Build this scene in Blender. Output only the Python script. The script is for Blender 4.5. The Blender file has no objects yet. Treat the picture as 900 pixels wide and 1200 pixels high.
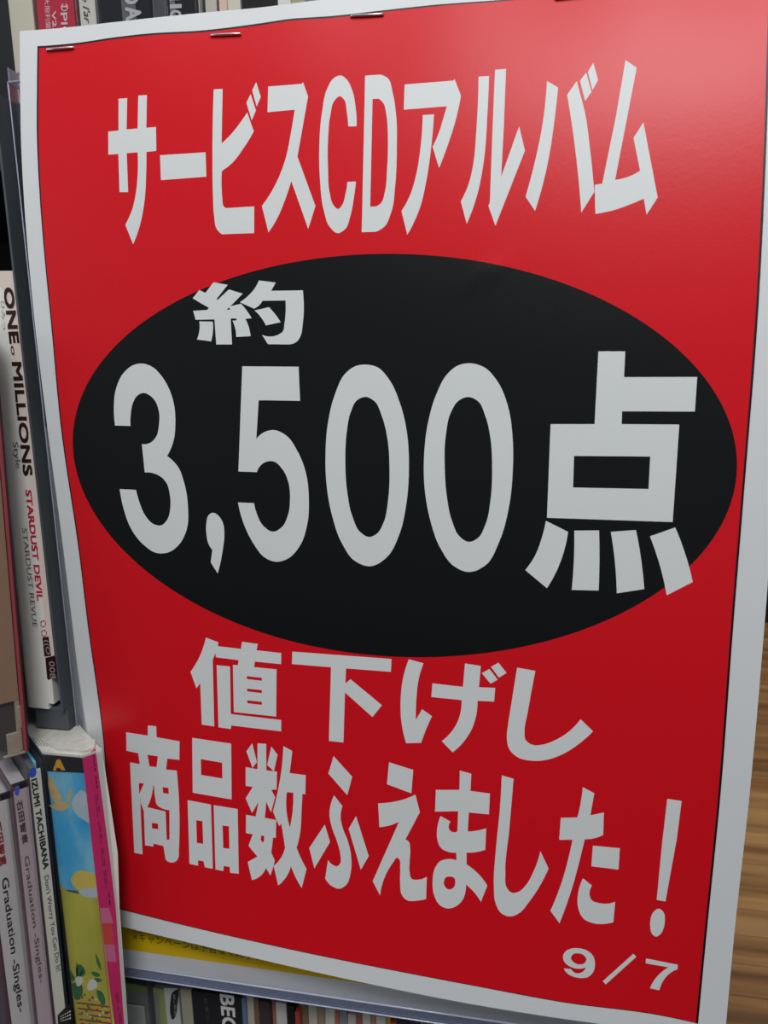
import bpy, bmesh, math, random
import numpy as np
from mathutils import Vector, Matrix
from mathutils.geometry import delaunay_2d_cdt
random.seed(4)
C = bpy.context.scene.collection
sc = bpy.context.scene

# ------------------------------------------------------------------ camera
# World: X to the right along the shelf front, Y into the shelf, Z up; origin at the
# poster's top left corner.  MM = millimetres.
MM = 0.001
W, H, F = 900, 1200, 892.13
CAM = np.array([151.06, -220.43, -100.98])          # mm
def rotv(w):
    w = np.array(w, float); th = np.linalg.norm(w); k = w/th
    K = np.array([[0, -k[2], k[1]], [k[2], 0, -k[0]], [-k[1], k[0], 0]])
    return np.eye(3)+math.sin(th)*K+(1-math.cos(th))*K@K
R = rotv([0.0593, 0.1918, 0.0164]); T = np.array([-107.4226, -141.4651, 223.7286])
_zd = np.array([0, 1, .147]); _zd /= np.linalg.norm(_zd)
WX = np.array([1., 0, 0]); WZ = -_zd; WY = np.cross(WZ, WX)
M3 = np.stack([WX, WY, WZ])                          # paper frame -> world frame
RC = R@M3.T                                          # world -> camera (x right, y down, z ahead)
CAM = M3@(-R.T@T)
cam_d = bpy.data.cameras.new('camera'); cam = bpy.data.objects.new('camera', cam_d); C.objects.link(cam)
cam_d.sensor_fit = 'VERTICAL'; cam_d.sensor_height = 36.0; cam_d.lens = F/H*36.0
cam_d.clip_start = 0.01; cam_d.clip_end = 50
m = Matrix.Identity(4)
for i in range(3):
    m[i][0] = RC[0][i]; m[i][1] = -RC[1][i]; m[i][2] = -RC[2][i]; m[i][3] = CAM[i]*MM
cam.matrix_world = m
cam_d.dof.use_dof = True; cam_d.dof.focus_distance = 0.235; cam_d.dof.aperture_fstop = 34
sc.camera = cam
sc.cycles.transparent_max_bounces = 24

# ------------------------------------------------------------------ light
sc.view_settings.view_transform = 'Standard'; sc.view_settings.look = 'None'
sc.view_settings.exposure = 0.12; sc.view_settings.gamma = 1.0; sc.view_settings.use_curve_mapping = False
wld = bpy.data.worlds.new('world'); sc.world = wld; wld.use_nodes = True
wld.node_tree.nodes['Background'].inputs[0].default_value = (0.84, 0.87, 0.93, 1)
wld.node_tree.nodes['Background'].inputs[1].default_value = 0.20
def area(name, loc, target, sx, sy, power, col=(1, 1, 1)):
    d = bpy.data.lights.new(name, 'AREA'); d.shape = 'RECTANGLE'; d.size = sx; d.size_y = sy
    d.energy = power; d.color = col
    o = bpy.data.objects.new(name, d); C.objects.link(o); o.location = loc
    o.rotation_euler = (Vector(target)-Vector(loc)).to_track_quat('-Z', 'Y').to_euler()
    return o
area('ceiling_and_fill_lamp', (0.90, -0.95, 1.75), (0.2, 0, 0), 1.2, 0.30, 8.2, (0.98, 0.985, 0.99))
area('ceiling_and_fill_lamp', (-0.05, -0.36, 0.80), (0.05, 0, -0.1), 0.9, 0.25, 2.0, (0.96, 0.98, 1.0))
area('ceiling_and_fill_lamp', (0.30, -1.00, 0.95), (0.05, 0, -0.2), 0.5, 0.25, 8.8, (0.985, 0.985, 0.99))  # frontal fill, added to brighten the cases at lower left
area('left_fill_light', (-1.90, -0.75, 0.55), (0.0, 0, -0.2), 0.8, 0.6, 5, (0.98, 0.99, 1.0))  # unseen side fill, added to lift the dark lower-left row; no window there
area('ceiling_and_fill_lamp', (1.7, 1.6, 1.75), (1.2, 2.0, -1.2), 1.2, 0.5, 36, (1.0, 0.98, 0.94))  # extra light added only to brighten the floor boards

# ------------------------------------------------------------------ helpers
def pix(x, y, Y):
    """point of the vertical plane Y (mm) that the photo shows at pixel x, y"""
    d = RC.T@np.array([(x-450)/F, (y-600)/F, 1.]); s = (Y-CAM[1])/d[1]
    return CAM+s*d
def tag(o, label=None, cat=None, group=None, kind=None):
    if label: o['label'] = label
    if cat: o['category'] = cat
    if group: o['group'] = group
    if kind: o['kind'] = kind
    return o
def empty(name, loc=(0, 0, 0)):
    o = bpy.data.objects.new(name, None); C.objects.link(o); o.location = loc; o.empty_display_size = .01
    return o
def link(name, me, mat, parent=None):
    o = bpy.data.objects.new(name, me); C.objects.link(o)
    for mm_ in (mat if isinstance(mat, (list, tuple)) else [mat]): me.materials.append(mm_)
    if parent: o.parent = parent
    return o
def bm_obj(name, bm, mat, parent=None, smooth=False):
    me = bpy.data.meshes.new(name); bmesh.ops.recalc_face_normals(bm, faces=bm.faces[:])
    bm.to_mesh(me); bm.free()
    if smooth:
        for p in me.polygons: p.use_smooth = True
    return link(name, me, mat, parent)
def add_box(bm, a, b, bev=0):
    """box from corner a to corner b, mm"""
    a = np.array(a)*MM; b = np.array(b)*MM
    g = bmesh.ops.create_cube(bm, size=1)
    for v in g['verts']:
        v.co = Vector([(a[i]+b[i])/2+v.co[i]*(b[i]-a[i]) for i in range(3)])
    if bev:
        es = list({e for v in g['verts'] for e in v.link_edges})
        bmesh.ops.bevel(bm, geom=es, offset=bev*MM, segments=2, affect='EDGES', profile=.5)
def box(name, a, b, mat, parent=None, bev=0):
    bm = bmesh.new(); add_box(bm, a, b, bev); return bm_obj(name, bm, mat, parent)
def add_tube(bm, pts, r, seg=8):
    """tube through mm points"""
    pts = [Vector(p)*MM for p in pts]; rings = []
    for i, p in enumerate(pts):
        t = (pts[min(i+1, len(pts)-1)]-pts[max(i-1, 0)]).normalized()
        u = t.cross(Vector((0.13, 0.2, 1))).normalized(); w = t.cross(u)
        rings.append([bm.verts.new(p+(u*math.cos(2*math.pi*k/seg)+w*math.sin(2*math.pi*k/seg))*r*MM) for k in range(seg)])
    for a, b in zip(rings, rings[1:]):
        for k in range(seg): bm.faces.new((a[k], a[(k+1) % seg], b[(k+1) % seg], b[k]))
    bm.faces.new(rings[0]); bm.faces.new(rings[-1])

# ------------------------------------------------------------------ materials
def mat(name, col, rough=.5, spec=.5, noise=0, nscale=300, bump=0, metal=0, coat=0):
    m = bpy.data.materials.new(name); m.use_nodes = True; nt = m.node_tree
    b = nt.nodes['Principled BSDF']
    b.inputs['Base Color'].default_value = (*col, 1); b.inputs['Roughness'].default_value = rough
    b.inputs['Specular IOR Level'].default_value = spec; b.inputs['Metallic'].default_value = metal
    if coat: b.inputs['Coat Weight'].default_value = coat; b.inputs['Coat Roughness'].default_value = .12
    if noise or bump:
        tc = nt.nodes.new('ShaderNodeTexCoord'); n = nt.nodes.new('ShaderNodeTexNoise')
        n.inputs['Scale'].default_value = nscale; n.inputs['Detail'].default_value = 4
        nt.links.new(tc.outputs['Object'], n.inputs['Vector'])
        if noise:
            mx = nt.nodes.new('ShaderNodeMix'); mx.data_type = 'RGBA'
            mx.inputs['A'].default_value = (*[c*(1-noise) for c in col], 1)
            mx.inputs['B'].default_value = (*[min(1, c*(1+noise)) for c in col], 1)
            nt.links.new(n.outputs['Fac'], mx.inputs['Factor']); nt.links.new(mx.outputs['Result'], b.inputs['Base Color'])
        if bump:
            bp = nt.nodes.new('ShaderNodeBump'); bp.inputs['Strength'].default_value = bump; bp.inputs['Distance'].default_value = .0002
            nt.links.new(n.outputs['Fac'], bp.inputs['Height']); nt.links.new(bp.outputs['Normal'], b.inputs['Normal'])
    return m
def clear(name, tint=(1, 1, 1), base=.04, milky=0.0, rough=.04, edge=(.8, .85, 1)):
    """thin clear plastic: see-through with fresnel gloss and an optional milky share"""
    m = bpy.data.materials.new(name); m.use_nodes = True; nt = m.node_tree; nt.nodes.clear()
    out = nt.nodes.new('ShaderNodeOutputMaterial'); tr = nt.nodes.new('ShaderNodeBsdfTransparent'); gl = nt.nodes.new('ShaderNodeBsdfGlossy')
    df = nt.nodes.new('ShaderNodeBsdfDiffuse'); mx = nt.nodes.new('ShaderNodeMixShader'); mx2 = nt.nodes.new('ShaderNodeMixShader')
    lw = nt.nodes.new('ShaderNodeFresnel'); lw.inputs[0].default_value = 1.45
    tr.inputs[0].default_value = (*tint, 1); gl.inputs[0].default_value = (1, 1, 1, 1); gl.inputs[1].default_value = rough
    df.inputs[0].default_value = (*edge, 1); mx2.inputs[0].default_value = milky
    nt.links.new(tr.outputs[0], mx2.inputs[1]); nt.links.new(df.outputs[0], mx2.inputs[2])
    mu = nt.nodes.new('ShaderNodeMath'); mu.operation = 'MULTIPLY'; mu.inputs[1].default_value = .45
    nt.links.new(lw.outputs[0], mu.inputs[0]); nt.links.new(mu.outputs[0], mx.inputs[0]); nt.links.new(mx2.outputs[0], mx.inputs[1]); nt.links.new(gl.outputs[0], mx.inputs[2])
    nt.links.new(mx.outputs[0], out.inputs[0])
    return m
def ramp_mat(name, stops, axis_scale, detail=4, rough=.4, nscale=1.0, spec=.4):
    """noise stretched by axis_scale through a colour ramp"""
    m = bpy.data.materials.new(name); m.use_nodes = True; nt = m.node_tree; b = nt.nodes['Principled BSDF']
    tc = nt.nodes.new('ShaderNodeTexCoord'); mp = nt.nodes.new('ShaderNodeMapping'); mp.inputs['Scale'].default_value = axis_scale
    n = nt.nodes.new('ShaderNodeTexNoise'); n.inputs['Scale'].default_value = nscale; n.inputs['Detail'].default_value = detail
    r = nt.nodes.new('ShaderNodeValToRGB'); el = r.color_ramp.elements
    el[0].position, el[0].color = stops[0][0], (*stops[0][1], 1); el[1].position, el[1].color = stops[-1][0], (*stops[-1][1], 1)
    for p, c in stops[1:-1]: e = el.new(p); e.color = (*c, 1)
    nt.links.new(tc.outputs['Object'], mp.inputs[0]); nt.links.new(mp.outputs[0], n.inputs['Vector'])
    nt.links.new(n.outputs['Fac'], r.inputs[0]); nt.links.new(r.outputs[0], b.inputs['Base Color'])
    b.inputs['Roughness'].default_value = rough; b.inputs['Specular IOR Level'].default_value = spec
    return m
PR = dict(rough=.42, spec=.5)
m_paper = mat('paper_white', (.76, .785, .79), .5, .4, bump=.06, nscale=2500)
m_white = mat('print_white', (.76, .79, .785), .5, .4, bump=.06, nscale=2500)
m_red = mat('print_red', (.72, .006, .014), .36, .32, noise=.03, nscale=900, bump=.10)
m_black = mat('print_black', (.0055, .006, .0065), .36, .30, bump=.10, nscale=2500)
m_line = mat('print_line', (.004, .003, .006), .45, .4)
m_metal = mat('staple_metal', (.62, .60, .60), .25, .5, metal=1)
m_slate = mat('slate_plastic', (.085, .097, .11), .55, .4, noise=.12, nscale=60)
m_dark = mat('dark_plastic', (.014, .016, .019), .5, .4)
m_greym = mat('grey_metal', (.15, .15, .16), .55, .4)
m_clear = clear('clear_plastic', (.96, .96, .98), milky=.02)
m_wall = clear('clear_holder', (.93, .93, .96), milky=.035)
m_lip = clear('clear_lip', (.72, .75, .84), milky=.20, rough=.08, edge=(.55, .62, .80))
m_bead = mat('moulded_edge', (.62, .68, .86), .15, .7, coat=.6)
m_cream = mat('cream_card', (.46, .44, .37), .5, .4, noise=.04, nscale=80)
m_ink = mat('ink_black', (.012, .010, .010), .5, .3)

# ------------------------------------------------------------------ setting: floor boards, far plinth, shelf
def fbox(name, a, b, mt, label=None, cat=None, parent=None, kind=None, bev=0):
    o = box(name, a, b, mt, parent, bev)
    return tag(o, label, cat, kind=kind)
fl = box('floor', (-2500, -2500, -1215), (5200, 5200, -1206), mat('floor_base', (.02, .013, .008), .7), None); tag(fl, kind='structure')
planks = [ramp_mat('floor_wood', [(.3, (.14, .062, .022)), (.5, (.30, .145, .05)), (.7, (.46, .25, .09))], (1.2, 26, 1), rough=.45),
          ramp_mat('floor_wood', [(.3, (.19, .088, .03)), (.5, (.36, .19, .068)), (.7, (.50, .28, .11))], (1.0, 22, 1), rough=.45),
          ramp_mat('floor_wood', [(.3, (.10, .045, .016)), (.5, (.23, .11, .038)), (.7, (.36, .18, .068))], (1.4, 30, 1), rough=.45)]
y = 250
meshes = {}
k = 0
while y < 3400:
    wd = 75
    for j in range(2):
        x0 = -300+((k*370) % 900)-900+j*2400; x1 = x0+2398
        bm = bmesh.new(); add_box(bm, (x0, y, -1206), (x1, y+wd-1.6, -1198.5+random.uniform(-.3, .3)), .8)
        bm_obj('floor_plank', bm, random.choice(planks), fl)
    y += wd; k += 1
# dark base unit standing far behind on the floor
bm = bmesh.new(); dk = empty('display_plinth', (1.4, 2.965, -1.2)); tag(dk, 'dark navy display unit standing far off on the wooden floor, right of the poster', 'display unit')
box('carcass', (-2600, 0, 70), (3500, 500, 2700), mat('navy_laminate', (.010, .014, .030), .4, .4), dk, 3)
box('plinth', (-2550, 20, 0), (3450, 480, 70), m_dark, dk)
for i in range(5): box('door', (-2500+i*1180, -18, 90), (-1340+i*1180, 0, 2680), mat('navy_door', (.012, .017, .036), .35, .4), dk, 2)

sh = empty('shelf_unit', (0, .1, -1.2)); tag(sh, 'dark grey shop shelving unit that carries the discs behind the poster', 'shelf')
def sbox(name, a, b, mt, bev=0):
    o = box(name, (a[0], a[1]-100, a[2]+1200), (b[0], b[1]-100, b[2]+1200), mt, sh, bev); return o
sbox('back_panel', (-420, 172, -1190), (204, 178, 190), m_dark)
sbox('side_panel', (200, 24, -1200), (204, 178, 190), m_dark, .5)
sbox('side_panel', (-424, -6, -1200), (-420, 178, 190), m_dark, .5)
sbox('shelf_board', (-420, 12, -31), (199.5, 171.5, -15.2), m_dark, .6)
sbox('shelf_board', (-19.6, -2.5, -222.5), (-6.8, 171.5, -214.3), m_slate, .4)
sbox('shelf_board', (-6.7, 8, -230), (199.5, 171.5, -214.3), m_slate, .6)
sbox('divider', (-7.6, -4.4, -214.2), (-6.9, 171.5, -17.5), m_slate)
sbox('bookend', (-60, 11, -15), (-21.5, 13, 120), m_greym, .4)
sbox('shelf_lip', (-420, 8, -36), (-7.7, 11.8, -16.5), m_dark, .5)

# ------------------------------------------------------------------ the poster
W_, H_ = 210., 297.
PC = [10.529, -115.0994, 61.3242, -2.8433, 41.4906, 32.4292, -33.4676, 9.0688]
def surf(u, v):
    b = [v, v*v, v**3, u*(1-u), u*v, u*(1-u)*v, u*v*v, u*u*v]
    # main bend, small waves between the staples along the top edge, and one faint dent
    wave = .30*np.exp(-np.clip(v, 0, 1)/.055)*np.cos(2*math.pi*(u-.045)/.225)
    e = ((u-.655)*W_*.8-(v-.258)*H_*.45)/6.0; g_ = ((u-.655)*W_*.45+(v-.258)*H_*.8)/2.2
    return np.stack([u*W_, v*H_, -sum(c*q for c, q in zip(PC, b))+wave-.22*np.exp(-e*e-g_*g_)], -1)
def proj(P):
    P = P@R.T+T; return np.stack([450+F*P[..., 0]/P[..., 2], 600+F*P[..., 1]/P[..., 2]], -1)
def onto(px):
    """pixels -> world mm and normals on the curved sheet"""
    px = np.array(px, float); u = np.full(len(px), .5); v = u.copy(); h = 1e-4
    for _ in range(40):
        a = proj(surf(u, v)); du = (proj(surf(u+h, v))-a)/h; dv = (proj(surf(u, v+h))-a)/h
        r = px-a; det = du[:, 0]*dv[:, 1]-du[:, 1]*dv[:, 0]
        u = u+np.clip((r[:, 0]*dv[:, 1]-r[:, 1]*dv[:, 0])/det, -.2, .2); v = v+np.clip((du[:, 0]*r[:, 1]-du[:, 1]*r[:, 0])/det, -.2, .2)
    S = surf(u, v); n = np.cross(surf(u, v+h)-S, surf(u+h, v)-S); n /= np.linalg.norm(n, axis=1)[:, None]
    Pw = S@M3.T; nw = n@M3.T
    nw[nw[:, 1] > 0] *= -1
    # small waves where the staples pull the top edge, and a faint dent by the long stroke of the second kana word
    return Pw, nw
def parse(s, ox=0, oy=0, k=1.0):
    """'x,y' corners and 'x,y~' smooth points -> dense closed outline in photo pixels"""
    P = []
    for t in s.split():
        sm = t.endswith('~'); a, b = t.rstrip('~').split(','); P.append((float(a)/k+ox, float(b)/k+oy, sm))
    n = len(P); out = []
    for i in range(n):
        p0, p1, p2, p3 = P[i-1], P[i], P[(i+1) % n], P[(i+2) % n]
        a, b = np.array(p1[:2]), np.array(p2[:2]); out.append(tuple(a))
        if not (p1[2] or p2[2]):
            q = int(np.linalg.norm(b-a)/10)+1
            out += [tuple(a+(b-a)*j/q) for j in range(1, q)]
        if p1[2] or p2[2]:
            L = np.linalg.norm(b-a)
            def tan(q0, q1, q2, other, sgn):
                q0, q1, q2 = np.array(q0), np.array(q1), np.array(q2)
                l0 = np.linalg.norm(q1-q0)+1e-6; l2 = np.linalg.norm(q2-q1)+1e-6
                d = (q1-q0)/l0*l2+(q2-q1)/l2*l0
                return d/(np.linalg.norm(d)+1e-9)
            ta = tan(p0[:2], a, b, None, 1) if p1[2] else None
            tb = tan(a, b, p3[:2], None, 1) if p2[2] else None
            ch = (b-a)/(L+1e-9)
            if ta is None: ta = 2*ch*(ch@tb)-tb if tb is not None else ch
            if tb is None: tb = 2*ch*(ch@ta)-ta
            m_ = max(2, int(L/(3.0 if L < 40 else 9.0))+1)
            for j in range(1, m_):
                t = j/m_; h00 = 2*t**3-3*t*t+1; h10 = t**3-2*t*t+t; h01 = -2*t**3+3*t*t; h11 = t**3-t*t
                out.append(tuple(h00*a+h10*L*ta+h01*b+h11*L*tb))
    return out
def closed(s, ox=0, oy=0, k=1.0):
    return parse(' '.join(t+'~' for t in s.split()), ox, oy, k)
def inside(poly, pts):
    x, y = pts[:, 0], pts[:, 1]; c = np.zeros(len(pts), bool); P = np.array(poly)
    for (x1, y1), (x2, y2) in zip(P, np.roll(P, -1, 0)):
        if y1 == y2: continue
        c ^= ((y1 > y) != (y2 > y)) & (x < (x2-x1)*(y-y1)/(y2-y1)+x1)
    return c

K = 5.4545
GL = []                                               # (outline, holes)
def g(ox, oy, k, *cs): GL.append([closed(c[1:], ox, oy, k) if c[0] == '@' else parse(c, ox, oy, k) for c in cs])
# first line of kana and letters
g(120, 70, K, '104,250 159,246 155,446 226,440 230,230 285,226 281,436 343,430 345,583 282,590 280,740~ 270,900~ 240,1060~ 197,1180 147,1055 190,960~ 215,850~ 226,740~ 226,592 156,598 165,846 110,847 103,603 39,607 38,460 104,454')
g(120, 70, K, '369,611 660,592 665,748 375,770')
g(230, 70, K, '112,190 169,187 162,536 220,480~ 280,405~ 326,338 368,458 300,570~ 235,655~ 164,712 168,900~ 172,932~ 192,949 371,938 370,1108 165,1116 133,1085~ 115,1000~ 107,850~ 104,600~ 106,400~',
  '348,220 382,325 355,388 321,275', '383,143 413,238 387,300 358,198')
g(230, 70, K, '460,172 676,155 682,143 715,235 647,620 762,935 716,1082 608,775 570,890~ 520,1010~ 462,1104 420,935 500,810~ 575,620~ 605,470~ 630,320 456,336')
g(340, 70, K, '425,426 418,300~ 395,190~ 360,125~ 322,101~ 280,118~ 240,180~ 205,330~ 187,560~ 192,780~ 215,960~ 255,1070~ 305,1109~ 350,1085~ 385,1000~ 408,880~ 421,779 366,781 352,870~ 332,930~ 306,955~ 278,930~ 253,850~ 242,700~ 243,500~ 258,350~ 285,260~ 319,234~ 345,255~ 362,330~ 372,427')
g(340, 70, K, '480,102 575,96 625,120~ 655,210~ 678,360~ 682,560~ 672,800~ 645,980~ 600,1070~ 545,1100 458,1103', '527,252 565,250 592,272~ 615,350~ 625,480~ 620,700~ 605,850~ 580,918~ 550,938 512,940')
g(450, 70, K, '132,159 445,134 451,124 492,230 460,380~ 410,540~ 352,693 311,557 350,470~ 375,390~ 402,298 127,320',
  '248,354 320,350 305,530~ 275,750~ 225,960~ 149,1119 112,968 165,870~ 205,740~ 235,550~')
g(540, 60, K, '114,163 181,159 170,400~ 150,680~ 110,900~ 38,1104 0,960 50,850~ 80,720~ 100,500~',
  '219,120 289,114 275,480 258,804 373,480 410,637 221,1117 177,990 186,965 203,500')
g(540, 60, K, '551,191 622,233 600,430~ 555,720~ 475,1021 414,930 480,680~ 525,450~',
  '741,191 777,327 793,392~ 825,620~ 853,900 770,1032 733,640~ 680,280', '802,137 835,260 795,320 762,190', '847,75 877,185 842,250 812,134')
g(650, 50, K, '453,112 524,162 386,878 470,858~ 546,820 504,610 567,510 658,990 587,1100 570,997 480,1035~ 380,1070~ 260,1095 256,909 304,902 390,480')
# number in the oval
g(120, 410, 5, '75,443 68,350~ 80,230~ 125,135~ 180,90~ 230,80~ 290,98~ 345,150~ 390,225~ 420,320~ 428,430~ 418,530~ 380,622 440,680~ 480,780~ 502,920~ 495,1050~ 450,1140~ 390,1185~ 320,1190~ 240,1140~ 170,1050~ 125,930~ 102,815 198,820 222,905~ 255,975~ 300,1020~ 345,1028~ 380,995~ 398,930~ 396,850~ 370,770~ 320,730~ 249,718 232,552 280,545~ 315,510~ 332,440~ 333,370~ 310,300~ 280,268~ 240,252~ 205,268~ 180,310~ 167,375~ 165,446')
g(200, 400, 4, '188,1036 221,1088 245,975~ 252,910~ 245,850~ 225,818~ 197,803~ 178,815~ 168,850~ 168,900~ 178,950~ 196,978')
g(200, 400, 4, '336,117 600,119 607,279 413,276 402,458 440,425~ 485,416~ 540,440~ 595,515~ 635,620~ 648,740~ 640,860~ 605,960~ 550,1018~ 495,1033~ 440,1012~ 390,950~ 345,860~ 316,755 391,758 405,810~ 435,865~ 482,892~ 520,872~ 550,815~ 560,740~ 552,660~ 525,600~ 480,562~ 440,568~ 405,613 318,610')
g(360, 400, 4, '@272,109 330,122 385,180 435,290 468,430 477,590 465,760 430,910 375,1010 295,1054 225,1030 165,950 118,820 92,680 86,540 98,380 130,250 180,150 225,117', '@273,260 315,280 350,350 377,460 386,590 380,740 358,850 325,903 290,917 250,895 212,820 187,700 179,560 185,430 205,330 235,275')
g(450, 400, 4, '@403,103 470,122 530,185 580,300 602,440 604,600 585,780 540,940 475,1050 398,1081 330,1055 265,970 215,830 190,680 188,540 205,390 245,250 300,150 350,112', '@398,261 440,280 475,350 500,460 507,590 500,740 475,860 440,922 398,940 355,915 320,845 295,730 285,600 290,440 315,330 350,278')
g(610, 400, 4, '365,47 491,47 485,168 828,167 817,329 476,328 474,388 744,390 713,847 124,827 141,388 347,388', '251,537 608,540 600,692 246,685',
  '119,841 223,893 205,980~ 165,1085~ 124,1157 22,1072 70,1000~ 100,920~', '252,887 368,886 370,1020~ 366,1168 240,1165 250,1030~', '423,893 541,884 565,1020~ 580,1161 451,1181 442,1030~', '606,914 725,872 770,990~ 807,1128 685,1190 650,1040~')
g(215, 315, 6, '65,208 112,150 155,170 212,95 312,113 232,214 242,218 320,145 417,175 330,264 406,246 450,300~ 480,348 436,352 460,410~ 473,474 372,479 362,410~ 345,365 376,362 370,349 333,350 342,532 231,532 219,356 86,358 68,296 165,290 180,275', '320,272 332,286 305,288', '112,370 207,372 207,450~ 195,511 95,497 112,440~',
  '531,82 649,97 618,155 840,152 838,400~ 828,460~ 800,510~ 740,532 595,530 552,464 670,462~ 700,440~ 710,390~ 718,223 556,225 540,250~ 495,280 397,235 450,195~ 500,140~', '500,293 601,270 650,325~ 684,376 580,398 545,340~')
# price-down line
g(215, 740, 6, '159,43 246,76 241,103 405,122 412,72 523,87 514,132 688,151 687,229 503,211 496,250 655,266 652,597 355,566 348,234 384,237 389,201 229,181 225,150 206,200 217,667 129,654 119,362 92,400 50,283 105,195~ 140,110~', '446,313 552,325 552,346 446,334', '448,401 552,412 552,433 448,421', '449,483 552,494 552,516 449,504', '234,236 328,246 333,580 688,622 687,702 336,660 334,685 247,673')
g(340, 750, 6, '16,81 713,133 709,223 393,199 389,305 425,275 646,458 579,541 386,368 375,720 273,709 288,191 13,168')
g(460, 760, 6, '115,75 218,103 185,210~ 168,350~ 164,503 208,426 278,476 235,570~ 202,662 96,665 65,530~ 57,370~ 74,210~', '510,104 621,122 608,272 722,276 714,372 598,367 588,470~ 555,570~ 500,655~ 423,729 346,650 410,590~ 455,520~ 480,440~ 486,362 273,340 281,244 495,269', '628,172 682,143 739,218 689,247', '691,128 745,99 802,171 749,204')
g(570, 770, 6, '216,74 344,96 290,390~ 268,520~ 275,580~ 320,615~ 390,616~ 470,590~ 565,535~ 662,436 750,521 650,610~ 540,680~ 430,720~ 320,728~ 215,700~ 160,645~ 144,570~ 152,480~ 180,300~')
# last line
g(140, 840, 6, '200,60 259,66 262,143 423,172 422,302 337,293 328,370 403,378 418,940~ 415,990~ 395,1018~ 325,1003 310,908 240,890 238,912 181,902 172,665 150,600 146,560 163,967 105,955 75,320 144,332 132,255 50,238 48,108 200,132', '197,266 271,277 262,353 212,347', '138,464 173,468 145,532 138,542', '238,480 245,490 252,570~ 265,620~ 290,638~ 352,655 353,862 333,866 325,665 196,635 222,570~', '303,493 346,500 347,541 308,535', '228,745 272,750 273,790 229,783')
g(140, 840, 6, '512,147 786,188 789,580 516,533', '572,296 723,322 724,433 575,408', '480,585 644,617 657,1067 602,1058 592,1015 553,1008 553,1046 493,1033', '540,726 584,733 590,893 545,886', '663,620 832,648 839,1103 779,1096 777,1055 733,1047 732,1083 676,1073', '725,763 770,769 774,927 730,922')
g(280, 860, 6, '94,66 127,198 96,238 53,122', '228,88 272,146 247,262 199,218', '48,233 131,248 131,66 192,70 193,256 268,265 265,390 228,393 255,443 226,552 191,475 188,540 182,590 262,605 260,730 240,728 228,835 253,890 245,925 222,995 190,942 150,1000~ 92,1027 62,900 130,862 68,785 98,705 50,697 50,568 118,580 140,475 92,556 48,452 98,372 48,365', '158,712 178,718 178,750 168,765 153,742',
  '313,85 376,120 357,275 470,290 467,424 446,422 440,560~ 430,700~ 406,800 435,870~ 476,948 442,1083 400,1010~ 366,928 330,1010~ 276,1065 245,928 290,880~ 325,800 310,700~ 298,628 285,648 262,600 240,545 270,420~ 300,250~', '338,408 383,413 376,560~ 359,658 340,580~ 332,490~')
g(355, 870, 6, '216,95 347,241 312,371 179,218', '220,371 278,447 265,520~ 280,600~ 315,690~ 338,790~ 335,920~ 305,1000~ 255,1028~ 205,1010~ 157,955 177,826 210,860~ 240,871~ 262,850~ 264,790~ 240,695~ 205,600~ 187,500~ 197,430~', '154,577 191,699 81,885 45,742', '374,517 463,799 407,894 322,607')
g(430, 880, 6, '156,79 326,133 313,297 141,233', '79,368 170,360~ 260,340~ 341,306 372,430 271,622 295,638~ 304,680~ 300,780~ 300,850~ 318,900~ 350,905~ 421,883 416,1040 350,1052~ 280,1048~ 245,1010~ 234,930~ 234,820~ 228,762~ 213,748~ 190,775~ 92,1014 41,914 226,497 170,520~ 88,535')
g(500, 885, 6, '233,107 314,130 308,250 445,269 438,415 296,402 289,536 350,530~ 419,513 412,664 350,680~ 280,684 281,767 350,820~ 427,916 381,1030 340,970~ 276,908 274,950~ 250,1020~ 205,1062~ 155,1077~ 95,1055~ 55,990~ 42,890~ 60,790~ 95,745~ 140,730~ 210,738 208,684 150,678~ 100,650~ 75,590~ 75,510~ 98,427 168,466 155,505~ 165,530~ 216,536 222,393 59,396 65,243 231,243', '@165,852 195,862 202,890 190,930 158,944 130,925 121,885 135,858')
g(570, 890, 6, '108,111 191,135 160,500~ 133,800~ 143,900~ 180,937~ 225,930~ 280,880~ 330,790~ 380,644 437,766 380,880~ 300,1000~ 230,1080~ 165,1103~ 105,1080~ 62,1000~ 53,900~ 70,600~ 95,350~')
g(640, 900, 6, '258,134 338,176 311,332 406,312 401,470 350,490~ 271,500 235,650~ 180,850~ 94,1091 30,1003 110,800~ 160,620~ 186,503 92,504 103,349 220,347 240,260~', '329,545 518,563 509,713 318,690', '259,775 323,825 305,885~ 322,930~ 360,946~ 485,940 473,1083 410,1095~ 330,1090~ 260,1055~ 225,980~ 225,880~')
g(730, 920, 6.316, '328,101 434,117 398,400 314,860 250,849 290,430', '@267,914 300,940 310,1000 300,1060 275,1105 245,1121 215,1100 202,1050 205,990 225,940')
g(655, 1100, 6, '34,207 85,213 105,235~ 140,243~ 170,230~ 190,200 150,210~ 90,200~ 45,170~ 28,130~ 45,90~ 90,68~ 150,68~ 210,90~ 245,130~ 253,180~ 240,235~ 205,268~ 150,275~ 90,262~ 50,235~', '@135,102 175,115 193,145 180,172 145,180 105,165 84,135 100,108')
g(655, 1100, 6, '523,105 544,127 329,320 308,298')
g(655, 1100, 6, '612,138 835,182 833,214 770,250~ 730,300~ 706,362 640,347 670,290~ 715,240~ 770,200 610,172')
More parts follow.
